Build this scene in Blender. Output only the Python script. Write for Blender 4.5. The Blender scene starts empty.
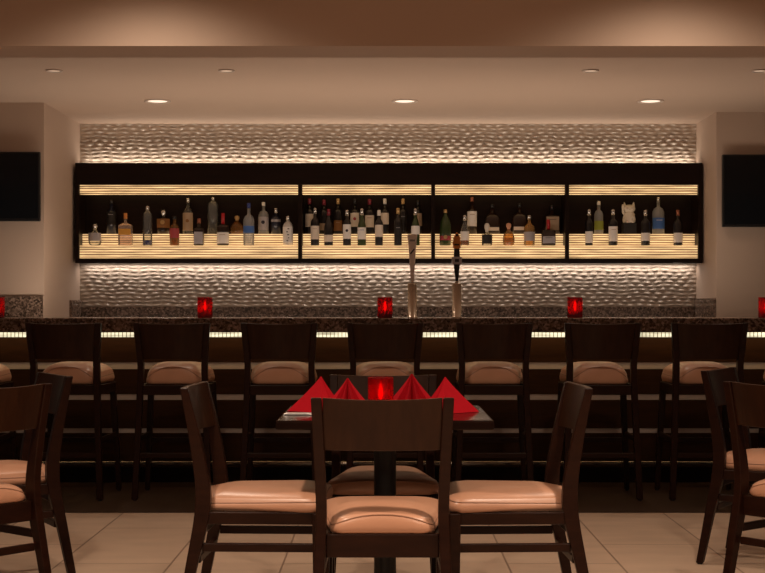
import bpy, bmesh, math, random
import numpy as np
from mathutils import Vector, Matrix

PI = math.pi
sc = bpy.context.scene
COL = sc.collection
random.seed(4)

# ------------------------------------------------------------------ camera
cam_d = bpy.data.cameras.new('camera')
cam = bpy.data.objects.new('camera', cam_d)
COL.objects.link(cam)
cam.location = (0, 0, 1.15)
cam.rotation_euler = (PI / 2, 0, 0)
cam_d.sensor_width = 36
cam_d.lens = 1400 * 36 / 765
cam_d.shift_x = -2.5 / 765
cam_d.shift_y = 19.5 / 765
cam_d.clip_end = 60
sc.camera = cam

# ------------------------------------------------------------------ world, exposure
w = bpy.data.worlds.new('world')
sc.world = w
w.use_nodes = True
w.node_tree.nodes['Background'].inputs[0].default_value = (1.0, 0.80, 0.66, 1)
w.node_tree.nodes['Background'].inputs[1].default_value = 0.035
sc.view_settings.view_transform = 'Standard'
sc.view_settings.look = 'None'
sc.view_settings.gamma = 1
sc.view_settings.exposure = 0
sc.view_settings.use_curve_mapping = False

WARM = (1.0, 0.77, 0.58)


def light(name, kind, loc, energy, color=WARM, rot=(0, 0, 0), **kw):
    d = bpy.data.lights.new(name, kind)
    d.energy = energy
    d.color = color
    for k, v in kw.items():
        setattr(d, k, v)
    o = bpy.data.objects.new(name, d)
    o.location = loc
    o.rotation_euler = rot
    COL.objects.link(o)
    return o


# recessed downlights over the dining floor (above the frame)
for (lx, ly, le) in ((-1.12, 6.2, 62), (1.38, 6.2, 62), (-1.12, 3.6, 210), (1.38, 3.6, 210), (-1.12, 1.2, 300), (1.38, 1.2, 300)):
    light('dining_downlight', 'SPOT', (lx, ly, 2.86), le, spot_size=math.radians(146), spot_blend=1.0, shadow_soft_size=0.07)
# unseen fill added behind the bar, below the granite top, to brighten the ceiling
light('added_ceiling_fill_light', 'AREA', (0, 10.2, 0.98), 36, (1, 0.78, 0.60), (PI, 0, 0), shape='RECTANGLE', size=5.6, size_y=0.5)
# light strips lying on top of and under the back bar cabinet
light('cabinet_top_strip_light', 'AREA', (0.035, 11.95, 2.350), 7.5, (1, 0.83, 0.66), (PI, 0, 0), shape='RECTANGLE', size=5.18, size_y=0.03)
light('cabinet_bottom_strip_light', 'AREA', (0.035, 11.95, 1.5065), 7, (1, 0.83, 0.70), (0, 0, 0), shape='RECTANGLE', size=5.18, size_y=0.03)
# the light strip under the bar overhang
light('bar_overhang_strip_light', 'AREA', (0, 9.04, 0.978), 3.6, (1, 0.62, 0.25), (0, 0, 0), shape='RECTANGLE', size=7.6, size_y=0.03)
# the aisle downlights
BIG = [(-1.73, 10.65), (0.15, 10.65), (2.02, 10.65)]
SMALL = [(-2.19, 9.27), (-1.05, 9.27), (1.36, 9.27), (2.48, 9.27)]
for (lx, ly) in BIG:
    light('aisle_downlight', 'SPOT', (lx, ly, 2.68), 30, spot_size=math.radians(110), spot_blend=0.9, shadow_soft_size=0.07)
for (lx, ly) in SMALL:
    light('bar_downlight', 'SPOT', (lx, ly - 0.0, 2.68), 22, spot_size=math.radians(95), spot_blend=0.8, shadow_soft_size=0.03)


# ------------------------------------------------------------------ materials
def new_mat(name):
    m = bpy.data.materials.new(name)
    m.use_nodes = True
    nt = m.node_tree
    b = nt.nodes['Principled BSDF']
    return m, nt, b


def simple(name, col, rough=0.5, metal=0.0, coat=0.0, noise=0.0, nscale=8, emit=None, estr=0, spec=0.5, sheen=0):
    m, nt, b = new_mat(name)
    b.inputs['Base Color'].default_value = (*col, 1)
    b.inputs['Roughness'].default_value = rough
    b.inputs['Metallic'].default_value = metal
    b.inputs['Coat Weight'].default_value = coat
    b.inputs['Coat Roughness'].default_value = 0.15
    b.inputs['Specular IOR Level'].default_value = spec
    b.inputs['Sheen Weight'].default_value = sheen
    if emit:
        b.inputs['Emission Color'].default_value = (*emit, 1)
        b.inputs['Emission Strength'].default_value = estr
    # every surface gets at least a slight procedural variation
    tc = nt.nodes.new('ShaderNodeTexCoord')
    nz = nt.nodes.new('ShaderNodeTexNoise')
    nz.inputs['Scale'].default_value = nscale
    nz.inputs['Detail'].default_value = 3
    nt.links.new(tc.outputs['Object'], nz.inputs['Vector'])
    mx = nt.nodes.new('ShaderNodeMix')
    mx.data_type = 'RGBA'
    k = max(noise, 0.05)
    mx.inputs['A'].default_value = (*[c * (1 - k) for c in col], 1)
    mx.inputs['B'].default_value = (*[min(1, c * (1 + k)) for c in col], 1)
    nt.links.new(nz.outputs['Fac'], mx.inputs['Factor'])
    nt.links.new(mx.outputs['Result'], b.inputs['Base Color'])
    return m


def wood_mat(name, c1, c2, rough=0.35, coat=0.3, scale=(3, 3, 30), axis_scale=None):
    m, nt, b = new_mat(name)
    tc = nt.nodes.new('ShaderNodeTexCoord')
    mp = nt.nodes.new('ShaderNodeMapping')
    mp.inputs['Scale'].default_value = scale
    nz = nt.nodes.new('ShaderNodeTexNoise')
    nz.inputs['Scale'].default_value = 2.0
    nz.inputs['Detail'].default_value = 6
    nz.inputs['Roughness'].default_value = 0.65
    nt.links.new(tc.outputs['Object'], mp.inputs['Vector'])
    nt.links.new(mp.outputs['Vector'], nz.inputs['Vector'])
    cr = nt.nodes.new('ShaderNodeValToRGB')
    cr.color_ramp.elements[0].position = 0.3
    cr.color_ramp.elements[0].color = (*c1, 1)
    cr.color_ramp.elements[1].position = 0.72
    cr.color_ramp.elements[1].color = (*c2, 1)
    nt.links.new(nz.outputs['Fac'], cr.inputs['Fac'])
    nt.links.new(cr.outputs['Color'], b.inputs['Base Color'])
    b.inputs['Roughness'].default_value = rough
    b.inputs['Coat Weight'].default_value = coat
    b.inputs['Coat Roughness'].default_value = 0.25
    b.inputs['Specular IOR Level'].default_value = 0.3 if coat > 0.05 else 0.16
    return m


M = {}
M['wall'] = simple('wall_paint', (0.56, 0.43, 0.345), 0.75, noise=0.03, nscale=1.5)
M['ceiling'] = simple('ceiling_paint', (0.58, 0.44, 0.35), 0.85, noise=0.03, nscale=1.2)
M['wood'] = wood_mat('espresso_wood', (0.012, 0.0034, 0.0017), (0.023, 0.0072, 0.0032), 0.36, 0.0, (4, 4, 22))
M['rail_wood'] = wood_mat('espresso_rail_wood', (0.019, 0.0062, 0.0026), (0.036, 0.0130, 0.0052), 0.33, 0.02, (14, 3, 3))
M['cab_wood'] = wood_mat('cabinet_wood', (0.007, 0.0028, 0.0018), (0.014, 0.006, 0.0035), 0.4, 0.0, (2, 8, 18))
M['panel_wood'] = wood_mat('bar_panel_wood', (0.026, 0.0095, 0.003), (0.050, 0.018, 0.005), 0.5, 0.0, (2, 8, 16))
M['table_wood'] = wood_mat('table_wood', (0.008, 0.004, 0.003), (0.016, 0.007, 0.005), 0.14, 0.0, (3, 14, 3))
M['table_wood'].node_tree.nodes['Principled BSDF'].inputs['Specular IOR Level'].default_value = 0.05
M['leather'] = simple('tan_leather', (0.54, 0.285, 0.18), 0.33, noise=0.08, nscale=14, coat=0.0)
M['piping'] = simple('dark_piping', (0.36, 0.19, 0.12), 0.5)
M['steel'] = simple('brushed_steel', (0.62, 0.54, 0.46), 0.16, metal=1.0, noise=0.05, nscale=40)
M['strip_metal'] = simple('fascia_strip_metal', (0.66, 0.56, 0.50), 0.5, metal=0.2, noise=0.25, nscale=5)
M['rail_metal'] = simple('footrail_metal', (0.30, 0.25, 0.20), 0.16, metal=1.0)
M['black_metal'] = simple('black_metal', (0.012, 0.011, 0.011), 0.4, metal=0.3)
M['rubber'] = simple('black_glide', (0.01, 0.01, 0.01), 0.7)
M['tv_case'] = simple('tv_case', (0.012, 0.012, 0.013), 0.35)
M['tv_screen'] = simple('tv_screen', (0.006, 0.007, 0.009), 0.12, spec=0.5)
M['napkin'] = simple('red_linen', (0.42, 0.006, 0.014), 0.9, noise=0.08, nscale=60, spec=0.1)
M['cutlery'] = simple('cutlery_steel', (0.88, 0.84, 0.82), 0.42, metal=0.8)
M['plate'] = simple('white_china', (0.8, 0.78, 0.76), 0.2)
M['wax'] = simple('wax', (0.8, 0.5, 0.35), 0.6)
M['flame'] = simple('flame', (1, 0.6, 0.2), 0.5, emit=(1.0, 0.42, 0.16), estr=40)
M['trim_white'] = simple('downlight_trim', (0.62, 0.52, 0.45), 0.5)
M['lamp_big'] = simple('downlight_lens_big', (1, 0.9, 0.8), 0.5, emit=(1.0, 0.80, 0.62), estr=0.95)
M['lamp_small'] = simple('downlight_lens_small', (1, 0.9, 0.8), 0.5, emit=(1.0, 0.72, 0.5), estr=0.25)
M['cream_label'] = simple('cream_label', (0.80, 0.70, 0.60), 0.6)
M['white_label'] = simple('white_label', (0.90, 0.86, 0.83), 0.6)
M['ink'] = simple('dark_ink', (0.03, 0.025, 0.04), 0.6)
M['red_label'] = simple('red_label', (0.42, 0.06, 0.07), 0.6)
M['blue_label'] = simple('blue_label', (0.06, 0.16, 0.48), 0.5)
M['green_label'] = simple('green_label', (0.30, 0.34, 0.05), 0.5)
M['brown_label'] = simple('brown_label', (0.26, 0.11, 0.03), 0.6)
M['yellow_label'] = simple('yellow_label', (0.75, 0.36, 0.05), 0.6)
M['tan_label'] = simple('tan_label', (0.42, 0.30, 0.20), 0.6)
M['silver_label'] = simple('silver_label', (0.55, 0.52, 0.55), 0.35, metal=0.4)
M['black_label'] = simple('black_label', (0.015, 0.012, 0.012), 0.5)
M['cap_orange'] = simple('orange_cap', (0.70, 0.26, 0.06), 0.5)
M['cap_red'] = simple('red_wax_cap', (0.45, 0.015, 0.02), 0.35)
M['cap_burgundy'] = simple('burgundy_capsule', (0.22, 0.02, 0.035), 0.35)
M['cap_blue'] = simple('blue_cap', (0.03, 0.05, 0.22), 0.35)
M['cap_gold'] = simple('gold_capsule', (0.60, 0.38, 0.16), 0.35, metal=0.4)
M['cap_black'] = simple('black_cap', (0.012, 0.010, 0.010), 0.3)
M['cap_silver'] = simple('silver_cap', (0.70, 0.66, 0.62), 0.25, metal=0.8)
M['cap_white'] = simple('white_cap', (0.80, 0.74, 0.66), 0.4)
M['cap_peach'] = simple('peach_stopper', (0.72, 0.36, 0.22), 0.5)
M['cap_copper'] = simple('copper_cap', (0.38, 0.14, 0.08), 0.35, metal=0.5)
M['cat_white'] = simple('white_ceramic', (0.82, 0.74, 0.64), 0.35)
M['tap_white'] = simple('tap_white', (0.85, 0.76, 0.72), 0.35)
M['tap_orange'] = simple('tap_orange', (0.70, 0.24, 0.04), 0.35)
M['counter_paint'] = simple('back_counter_paint', (0.03, 0.02, 0.015), 0.5)


def granite_mat():
    m, nt, b = new_mat('speckled_granite')
    tc = nt.nodes.new('ShaderNodeTexCoord')
    v = nt.nodes.new('ShaderNodeTexVoronoi')
    v.inputs['Scale'].default_value = 75
    v2 = nt.nodes.new('ShaderNodeTexNoise')
    v2.inputs['Scale'].default_value = 55
    v2.inputs['Detail'].default_value = 5
    nt.links.new(tc.outputs['Object'], v.inputs['Vector'])
    nt.links.new(tc.outputs['Object'], v2.inputs['Vector'])
    sep = nt.nodes.new('ShaderNodeSeparateColor')
    nt.links.new(v.outputs['Color'], sep.inputs[0])
    mth = nt.nodes.new('ShaderNodeMath')
    mth.operation = 'ADD'
    nt.links.new(sep.outputs[0], mth.inputs[0])
    nt.links.new(v2.outputs['Fac'], mth.inputs[1])
    m2 = nt.nodes.new('ShaderNodeMath')
    m2.operation = 'MULTIPLY'
    m2.inputs[1].default_value = 0.5
    nt.links.new(mth.outputs[0], m2.inputs[0])
    cr = nt.nodes.new('ShaderNodeValToRGB')
    e = cr.color_ramp.elements
    e[0].position = 0.25
    e[0].color = (0.045, 0.030, 0.021, 1)
    e[1].position = 0.85
    e[1].color = (0.40, 0.30, 0.24, 1)
    x = e.new(0.5)
    x.color = (0.14, 0.094, 0.070, 1)
    x = e.new(0.66)
    x.color = (0.26, 0.18, 0.14, 1)
    nt.links.new(m2.outputs[0], cr.inputs['Fac'])
    nt.links.new(cr.outputs['Color'], b.inputs['Base Color'])
    b.inputs['Roughness'].default_value = 0.16
    return m


M['granite'] = granite_mat()


def floor_mat(name, c1, c2, grout, rough, bw, rh, off, mortar, loc=(0, 0, 0)):
    m, nt, b = new_mat(name)
    tc = nt.nodes.new('ShaderNodeTexCoord')
    mp = nt.nodes.new('ShaderNodeMapping')
    mp.inputs['Rotation'].default_value = (0, 0, PI / 2)
    mp.inputs['Location'].default_value = loc
    nt.links.new(tc.outputs['Object'], mp.inputs['Vector'])
    br = nt.nodes.new('ShaderNodeTexBrick')
    br.offset = off
    br.inputs['Scale'].default_value = 1
    br.inputs['Mortar Size'].default_value = mortar
    br.inputs['Mortar Smooth'].default_value = 0.1
    br.inputs['Brick Width'].default_value = bw
    br.inputs['Row Height'].default_value = rh
    br.inputs['Color1'].default_value = (*c1, 1)
    br.inputs['Color2'].default_value = (*c2, 1)
    br.inputs['Mortar'].default_value = (*grout, 1)
    nt.links.new(mp.outputs['Vector'], br.inputs['Vector'])
    nz = nt.nodes.new('ShaderNodeTexNoise')
    nz.inputs['Scale'].default_value = 3.5
    nz.inputs['Detail'].default_value = 6
    mp2 = nt.nodes.new('ShaderNodeMapping')
    mp2.inputs['Scale'].default_value = (1, 2.6, 1)
    nt.links.new(tc.outputs['Object'], mp2.inputs['Vector'])
    nt.links.new(mp2.outputs['Vector'], nz.inputs['Vector'])
    cr = nt.nodes.new('ShaderNodeMapRange')
    cr.inputs['To Min'].default_value = 0.82
    cr.inputs['To Max'].default_value = 1.18
    nt.links.new(nz.outputs['Fac'], cr.inputs['Value'])
    mul = nt.nodes.new('ShaderNodeVectorMath')
    mul.operation = 'SCALE'
    nt.links.new(br.outputs['Color'], mul.inputs[0])
    nt.links.new(cr.outputs['Result'], mul.inputs['Scale'])
    nt.links.new(mul.outputs['Vector'], b.inputs['Base Color'])
    b.inputs['Roughness'].default_value = rough
    return m


M['floor'] = floor_mat('beige_floor_tile', (0.58, 0.425, 0.315), (0.545, 0.40, 0.295), (0.27, 0.18, 0.13), 0.42, 1.0, 0.5, 0.5, 0.0045, loc=(0.25, -0.045, 0))
M['dark_floor'] = floor_mat('dark_floor_tile', (0.060, 0.033, 0.020), (0.050, 0.028, 0.017), (0.03, 0.018, 0.012), 0.30, 1.0, 0.18, 0.4, 0.003)


def thin_glass(name, col, alpha, rough=0.04, frost=0.0):
    """thin bottle glass: a tinted see-through layer under a glossy coat"""
    m = bpy.data.materials.new(name)
    m.use_nodes = True
    nt = m.node_tree
    nt.nodes.clear()
    out = nt.nodes.new('ShaderNodeOutputMaterial')
    tr = nt.nodes.new('ShaderNodeBsdfTransparent')
    tr.inputs[0].default_value = (*col, 1)
    df = nt.nodes.new('ShaderNodeBsdfPrincipled')
    df.inputs['Base Color'].default_value = (*[c * 0.8 for c in col], 1)
    df.inputs['Roughness'].default_value = 0.35
    nz = nt.nodes.new('ShaderNodeTexNoise')
    nz.inputs['Scale'].default_value = 30
    mr = nt.nodes.new('ShaderNodeMapRange')
    mr.inputs['To Min'].default_value = max(0, alpha - 0.05)
    mr.inputs['To Max'].default_value = min(1, alpha + 0.05)
    nt.links.new(nz.outputs['Fac'], mr.inputs['Value'])
    mx = nt.nodes.new('ShaderNodeMixShader')
    nt.links.new(mr.outputs['Result'], mx.inputs[0])
    nt.links.new(tr.outputs[0], mx.inputs[1])
    nt.links.new(df.outputs[0], mx.inputs[2])
    gl = nt.nodes.new('ShaderNodeBsdfGlossy')
    gl.inputs['Roughness'].default_value = rough
    lw = nt.nodes.new('ShaderNodeLayerWeight')
    lw.inputs['Blend'].default_value = 0.28
    mx2 = nt.nodes.new('ShaderNodeMixShader')
    nt.links.new(lw.outputs['Fresnel'], mx2.inputs[0])
    nt.links.new(mx.outputs[0], mx2.inputs[1])
    nt.links.new(gl.outputs[0], mx2.inputs[2])
    nt.links.new(mx2.outputs[0], out.inputs[0])
    return m


M['g_clear'] = thin_glass('clear_glass', (0.86, 0.86, 0.84), 0.10)
M['g_frost'] = thin_glass('frosted_glass', (0.85, 0.85, 0.86), 0.32, 0.3)
M['g_white'] = thin_glass('white_frosted_glass', (0.95, 0.90, 0.86), 0.85, 0.3)
M['g_pink'] = thin_glass('pink_tinted_glass', (0.95, 0.80, 0.70), 0.3, 0.2)
M['g_amber'] = thin_glass('amber_glass', (0.62, 0.30, 0.08), 0.30)
M['g_gold'] = thin_glass('golden_liquid_glass', (0.85, 0.55, 0.20), 0.30)
M['g_brown'] = thin_glass('dark_brown_glass', (0.035, 0.012, 0.006), 0.7)
M['g_green'] = thin_glass('green_glass', (0.07, 0.11, 0.03), 0.65)
M['g_wine'] = thin_glass('dark_wine_glass', (0.012, 0.008, 0.008), 0.95)
M['g_blueblack'] = thin_glass('blue_black_glass', (0.02, 0.022, 0.05), 0.85)
M['g_blue'] = thin_glass('blue_glass', (0.04, 0.06, 0.45), 0.6)


def lit_panel_mat(name, col, s):
    m, nt, b = new_mat(name)
    b.inputs['Base Color'].default_value = (0.8, 0.65, 0.45, 1)
    b.inputs['Roughness'].default_value = 0.4
    tc = nt.nodes.new('ShaderNodeTexCoord')
    mp = nt.nodes.new('ShaderNodeMapping')
    mp.inputs['Scale'].default_value = (2.2, 1, 30)
    nz = nt.nodes.new('ShaderNodeTexNoise')
    nz.inputs['Scale'].default_value = 2.2
    nz.inputs['Detail'].default_value = 3
    nt.links.new(tc.outputs['Object'], mp.inputs['Vector'])
    nt.links.new(mp.outputs['Vector'], nz.inputs['Vector'])
    mr = nt.nodes.new('ShaderNodeMapRange')
    mr.inputs['From Min'].default_value = 0.3
    mr.inputs['From Max'].default_value = 0.7
    mr.inputs['To Min'].default_value = s * 0.45
    mr.inputs['To Max'].default_value = s * 1.45
    nt.links.new(nz.outputs['Fac'], mr.inputs['Value'])
    b.inputs['Emission Color'].default_value = (*col, 1)
    nt.links.new(mr.outputs['Result'], b.inputs['Emission Strength'])
    return m


M['lit'] = lit_panel_mat('lit_shelf_panel', (1.0, 0.62, 0.28), 0.85)
M['lit_slat'] = simple('lit_panel_slat', (0.15, 0.07, 0.025), 0.5)
M['led'] = lit_panel_mat('bar_led_strip', (1.0, 0.92, 0.62), 1.0)
M['led_rib'] = simple('led_rib', (0.75, 0.66, 0.42), 0.5)


def red_glass():
    m = bpy.data.materials.new('red_ribbed_glass')
    m.use_nodes = True
    nt = m.node_tree
    nt.nodes.clear()
    out = nt.nodes.new('ShaderNodeOutputMaterial')
    tl = nt.nodes.new('ShaderNodeBsdfTranslucent')
    tl.inputs[0].default_value = (0.32, 0.005, 0.007, 1)
    df = nt.nodes.new('ShaderNodeBsdfDiffuse')
    nz = nt.nodes.new('ShaderNodeTexNoise')
    nz.inputs['Scale'].default_value = 20
    cr = nt.nodes.new('ShaderNodeValToRGB')
    cr.color_ramp.elements[0].color = (0.14, 0.003, 0.005, 1)
    cr.color_ramp.elements[1].color = (0.22, 0.005, 0.008, 1)
    nt.links.new(nz.outputs['Fac'], cr.inputs['Fac'])
    nt.links.new(cr.outputs['Color'], df.inputs[0])
    tr = nt.nodes.new('ShaderNodeBsdfTransparent')
    tr.inputs[0].default_value = (0.55, 0.02, 0.02, 1)
    m1 = nt.nodes.new('ShaderNodeMixShader')
    m1.inputs[0].default_value = 0.35
    nt.links.new(tl.outputs[0], m1.inputs[1])
    nt.links.new(df.outputs[0], m1.inputs[2])
    m2 = nt.nodes.new('ShaderNodeMixShader')
    m2.inputs[0].default_value = 0.32
    nt.links.new(m1.outputs[0], m2.inputs[1])
    nt.links.new(tr.outputs[0], m2.inputs[2])
    gl = nt.nodes.new('ShaderNodeBsdfGlossy')
    gl.inputs['Roughness'].default_value = 0.08
    m3 = nt.nodes.new('ShaderNodeMixShader')
    m3.inputs[0].default_value = 0.08
    nt.links.new(m2.outputs[0], m3.inputs[1])
    nt.links.new(gl.outputs[0], m3.inputs[2])
    nt.links.new(m3.outputs[0], out.inputs[0])
    return m


M['red_glass'] = red_glass()


# ------------------------------------------------------------------ mesh helpers
def link_mesh(name, bm, mat, parent=None, smooth=False, bevel=0.0, loc=None):
    bmesh.ops.recalc_face_normals(bm, faces=bm.faces)
    me = bpy.data.meshes.new(name)
    bm.to_mesh(me)
    bm.free()
    if smooth:
        for p in me.polygons:
            p.use_smooth = True
    me.materials.append(M[mat] if isinstance(mat, str) else mat)
    o = bpy.data.objects.new(name, me)
    COL.objects.link(o)
    if bevel:
        b = o.modifiers.new('bevel', 'BEVEL')
        b.width = bevel
        b.segments = 2
        b.limit_method = 'ANGLE'
        b.angle_limit = math.radians(40)
        b.harden_normals = False
    if parent is not None:
        o.parent = parent
    if loc:
        o.location = loc
    return o


def box(bm, x0, x1, y0, y1, z0, z1):
    vs = [bm.verts.new((x, y, z)) for x in (x0, x1) for y in (y0, y1) for z in (z0, z1)]
    for f in ((0, 1, 3, 2), (4, 6, 7, 5), (0, 4, 5, 1), (2, 3, 7, 6), (0, 2, 6, 4), (1, 5, 7, 3)):
        bm.faces.new([vs[i] for i in f])


def loft(bm, rings, closed=True, cap=True):
    rr = [[bm.verts.new(p) for p in r] for r in rings]
    n = len(rr[0])
    for a, b in zip(rr[:-1], rr[1:]):
        for i in range(n if closed else n - 1):
            j = (i + 1) % n
            bm.faces.new((a[i], a[j], b[j], b[i]))
    if cap and closed:
        bm.faces.new(list(reversed(rr[0])))
        bm.faces.new(rr[-1])
    return rr


def lathe(bm, prof, seg=24, cx=0, cy=0, sx=1, sy=1, cap=True):
    rings = []
    for r, z in prof:
        rings.append([(cx + sx * r * math.cos(2 * PI * k / seg), cy + sy * r * math.sin(2 * PI * k / seg), z) for k in range(seg)])
    loft(bm, rings, True, cap)


def sqlathe(bm, prof, half_x, half_y, seg=32, p=5.0):
    """square section with rounded corners; prof r is a fraction of the half size"""
    rings = []
    for r, z in prof:
        ring = []
        e = 2 / (p if r > 0.55 else 2 + (p - 2) * max(0, (r - 0.25)) / 0.3)
        for k in range(seg):
            a = 2 * PI * k / seg
            c, s = math.cos(a), math.sin(a)
            ring.append((half_x * r * math.copysign(abs(c) ** e, c), half_y * (r if r > 0.5 else r * half_x / half_y) * math.copysign(abs(s) ** e, s), z))
        rings.append(ring)
    loft(bm, rings)


def tube(bm, pts, r, seg=10, closed=False):
    pts = [Vector(p) for p in pts]
    n = len(pts)
    rings = []
    for i, p in enumerate(pts):
        if closed:
            t = (pts[(i + 1) % n] - pts[(i - 1) % n]).normalized()
        else:
            t = (pts[min(i + 1, n - 1)] - pts[max(i - 1, 0)]).normalized()
        up = Vector((0, 0, 1)) if abs(t.z) < 0.9 else Vector((0, 1, 0))
        u = t.cross(up).normalized()
        v = u.cross(t)
        rings.append([p + r * (math.cos(2 * PI * k / seg) * u + math.sin(2 * PI * k / seg) * v) for k in range(seg)])
    if closed:
        rings.append(rings[0])
    loft(bm, rings, True, not closed)
    if closed:
        bmesh.ops.remove_doubles(bm, verts=bm.verts, dist=1e-6)


def tag(o, label, cat, group=None, kind=None):
    if label:
        o['label'] = label
    if cat:
        o['category'] = cat
    if group:
        o['group'] = group
    if kind:
        o['kind'] = kind
    return o


def empty(name, loc=(0, 0, 0), rz=0.0):
    o = bpy.data.objects.new(name, None)
    o.empty_display_size = 0.1
    COL.objects.link(o)
    o.location = loc
    o.rotation_euler = (0, 0, rz)
    return o


def struct(name, bm, mat, **kw):
    o = link_mesh(name, bm, mat, **kw)
    o['kind'] = 'structure'
    return o


def copy_tree(o, parent=None):
    c = o.copy()
    COL.objects.link(c)
    if parent is not None:
        c.parent = parent
    for ch in list(o.children):
        copy_tree(ch, c)
    return c


# ------------------------------------------------------------------ room shell
XL, XR = -5.0, 5.0
LW, RW = -2.614, 2.666          # inner faces of the alcove's side walls
YB, YL, YR = 12.0, 10.73, 11.26  # back wall, left and right TV walls
HC = 2.71

bm = bmesh.new(); box(bm, XL, XR, 1.5, 7.78, -0.05, 0)
struct('floor', bm, 'floor')
bm = bmesh.new(); box(bm, XL, XR, 7.78, 12.2, -0.05, 0)
struct('floor_bar_side', bm, 'dark_floor')
bm = bmesh.new(); box(bm, XL, XR, 7.1, 12.2, HC, HC + 0.06)
struct('ceiling', bm, 'ceiling')
bm = bmesh.new(); box(bm, XL, XR, 1.5, 6.8, 2.9, 2.96)
struct('ceiling_dining_side', bm, 'ceiling')
bm = bmesh.new(); box(bm, XL, XR, 6.8, 7.12, 2.413, 2.96)
struct('beam', bm, 'wall')
bm = bmesh.new(); box(bm, XL, LW, YL, 12.2, 0, HC)
struct('wall_left', bm, 'wall')
bm = bmesh.new(); box(bm, RW, XR, YR, 12.2, 0, HC)
struct('wall_right', bm, 'wall')


def wave_wall():
    """back wall clad in white wave-relief tile: a displaced surface"""
    nx, nz = 720, 900
    x = np.linspace(LW, RW, nx)
    z = np.linspace(0.9, HC, nz)
    X, Z = np.meshgrid(x, z)
    p = 0.033
    rng = np.random.default_rng(3)
    Zw = Z + 0.004 * np.sin(X * 23 + Z * 9) + 0.003 * np.sin(X * 11 - Z * 31)
    row = np.floor(Zw / p + 0.5).astype(int)
    phr = rng.uniform(-0.9, 0.9, 200)[row] + row * PI / 2
    kk = rng.uniform(0.85, 1.2, 200)[row]
    A = 0.08 + 0.92 * np.sin(PI * X / 0.090 * kk + phr) ** 2
    h = (0.5 + 0.5 * np.cos(2 * PI * Zw / p)) ** 0.75 * A
    D = -0.0130 * h
    Y = YB - 0.003 + D
    co = np.stack([X, Y, Z], -1).reshape(-1, 3)
    idx = np.arange(nx * nz).reshape(nz, nx)
    f = np.stack([idx[:-1, :-1], idx[:-1, 1:], idx[1:, 1:], idx[1:, :-1]], -1).reshape(-1, 4)
    me = bpy.data.meshes.new('wall_back')
    me.vertices.add(len(co)); me.vertices.foreach_set('co', co.ravel())
    me.loops.add(f.size); me.loops.foreach_set('vertex_index', f.ravel())
    me.polygons.add(len(f))
    me.polygons.foreach_set('loop_start', np.arange(0, f.size, 4))
    me.polygons.foreach_set('loop_total', np.full(len(f), 4))
    me.polygons.foreach_set('use_smooth', np.ones(len(f), bool))
    me.update()
    me.validate()
    me.materials.append(M['tile'])
    o = bpy.data.objects.new('wall_back', me)
    COL.objects.link(o)
    o['kind'] = 'structure'


M['tile'] = simple('wave_tile', (0.50, 0.42, 0.35), 0.22, noise=0.05, nscale=6)
wave_wall()
bm = bmesh.new(); box(bm, LW, RW, YB + 0.01, YB + 0.2, 0, HC)
struct('wall_back_core', bm, 'wall')

# granite upstands: along the back wall, on the two returns, and on the left wall
bm = bmesh.new(); box(bm, LW + 0.022, RW - 0.022, YB - 0.045, YB - 0.018, 0.92, 1.143)
struct('trim_backsplash', bm, 'granite', bevel=0.002)
bm = bmesh.new(); box(bm, LW, LW + 0.02, 11.60, YB - 0.018, 0.92, 1.20)
struct('trim_left_return', bm, 'granite', bevel=0.002)
bm = bmesh.new(); box(bm, RW - 0.02, RW, YR + 0.005, YB - 0.018, 0.92, 1.213)
struct('trim_right_return', bm, 'granite', bevel=0.002)
bm = bmesh.new(); box(bm, XL, LW - 0.005, YL - 0.022, YL, 0.92, 1.227)
struct('trim_left_wall', bm, 'granite', bevel=0.002)

# ------------------------------------------------------------------ ceiling downlights
def downlight(x, y, rad, mat, label, grp):
    e = tag(empty('downlight', (x, y, HC)), label, 'ceiling light', grp)
    bm = bmesh.new()
    rings = []
    for r, z in ((rad * 0.72, 0.0), (rad * 0.78, -0.006), (rad * 0.96, -0.009), (rad, -0.004), (rad, 0.0)):
        rings.append([(r * math.cos(2 * PI * k / 36), r * math.sin(2 * PI * k / 36), z) for k in range(36)])
    rings.append(rings[0])
    loft(bm, rings, True, False)
    link_mesh('trim_ring', bm, 'trim_white', e, smooth=True)
    bm = bmesh.new()
    lathe(bm, [(rad * 0.74, -0.0005), (rad * 0.74, -0.002), (rad * 0.4, -0.003)], 32)
    link_mesh('lens', bm, mat, e, smooth=True)


for (p, l) in zip(BIG, ('large glowing recessed downlight above the left half of the bottle shelves',
                        'large glowing recessed downlight in the middle of the ceiling',
                        'large glowing recessed downlight near the right end of the shelves')):
    downlight(p[0], p[1], 0.10, 'lamp_big', l, 'large downlights over the aisle')
for (p, l) in zip(SMALL, ('small dim recessed downlight near the beam, leftmost of four',
                          'small dim recessed downlight near the beam, second from the left',
                          'small dim recessed downlight near the beam, third from the left',
                          'small dim recessed downlight near the beam, at the right edge')):
    downlight(p[0], p[1], 0.055, 'lamp_small', l, 'small downlights over the bar top')

# ------------------------------------------------------------------ televisions
def television(x0, x1, z0, z1, ywall, label):
    cx, cz = (x0 + x1) / 2, (z0 + z1) / 2
    e = tag(empty('wall_television', (cx, ywall, cz)), label, 'television', 'wall televisions')
    hw, hh = (x1 - x0) / 2, (z1 - z0) / 2
    bm = bmesh.new(); box(bm, -hw, hw, -0.07, -0.035, -hh, hh)
    link_mesh('casing', bm, 'tv_case', e, bevel=0.006)
    bm = bmesh.new(); box(bm, -hw + 0.014, hw - 0.014, -0.0725, -0.07, -hh + 0.022, hh - 0.014)
    link_mesh('screen', bm, 'tv_screen', e)
    bm = bmesh.new(); box(bm, -0.2, 0.2, -0.035, 0, -0.15, 0.15)
    link_mesh('wall_mount', bm, 'black_metal', e)


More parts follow.
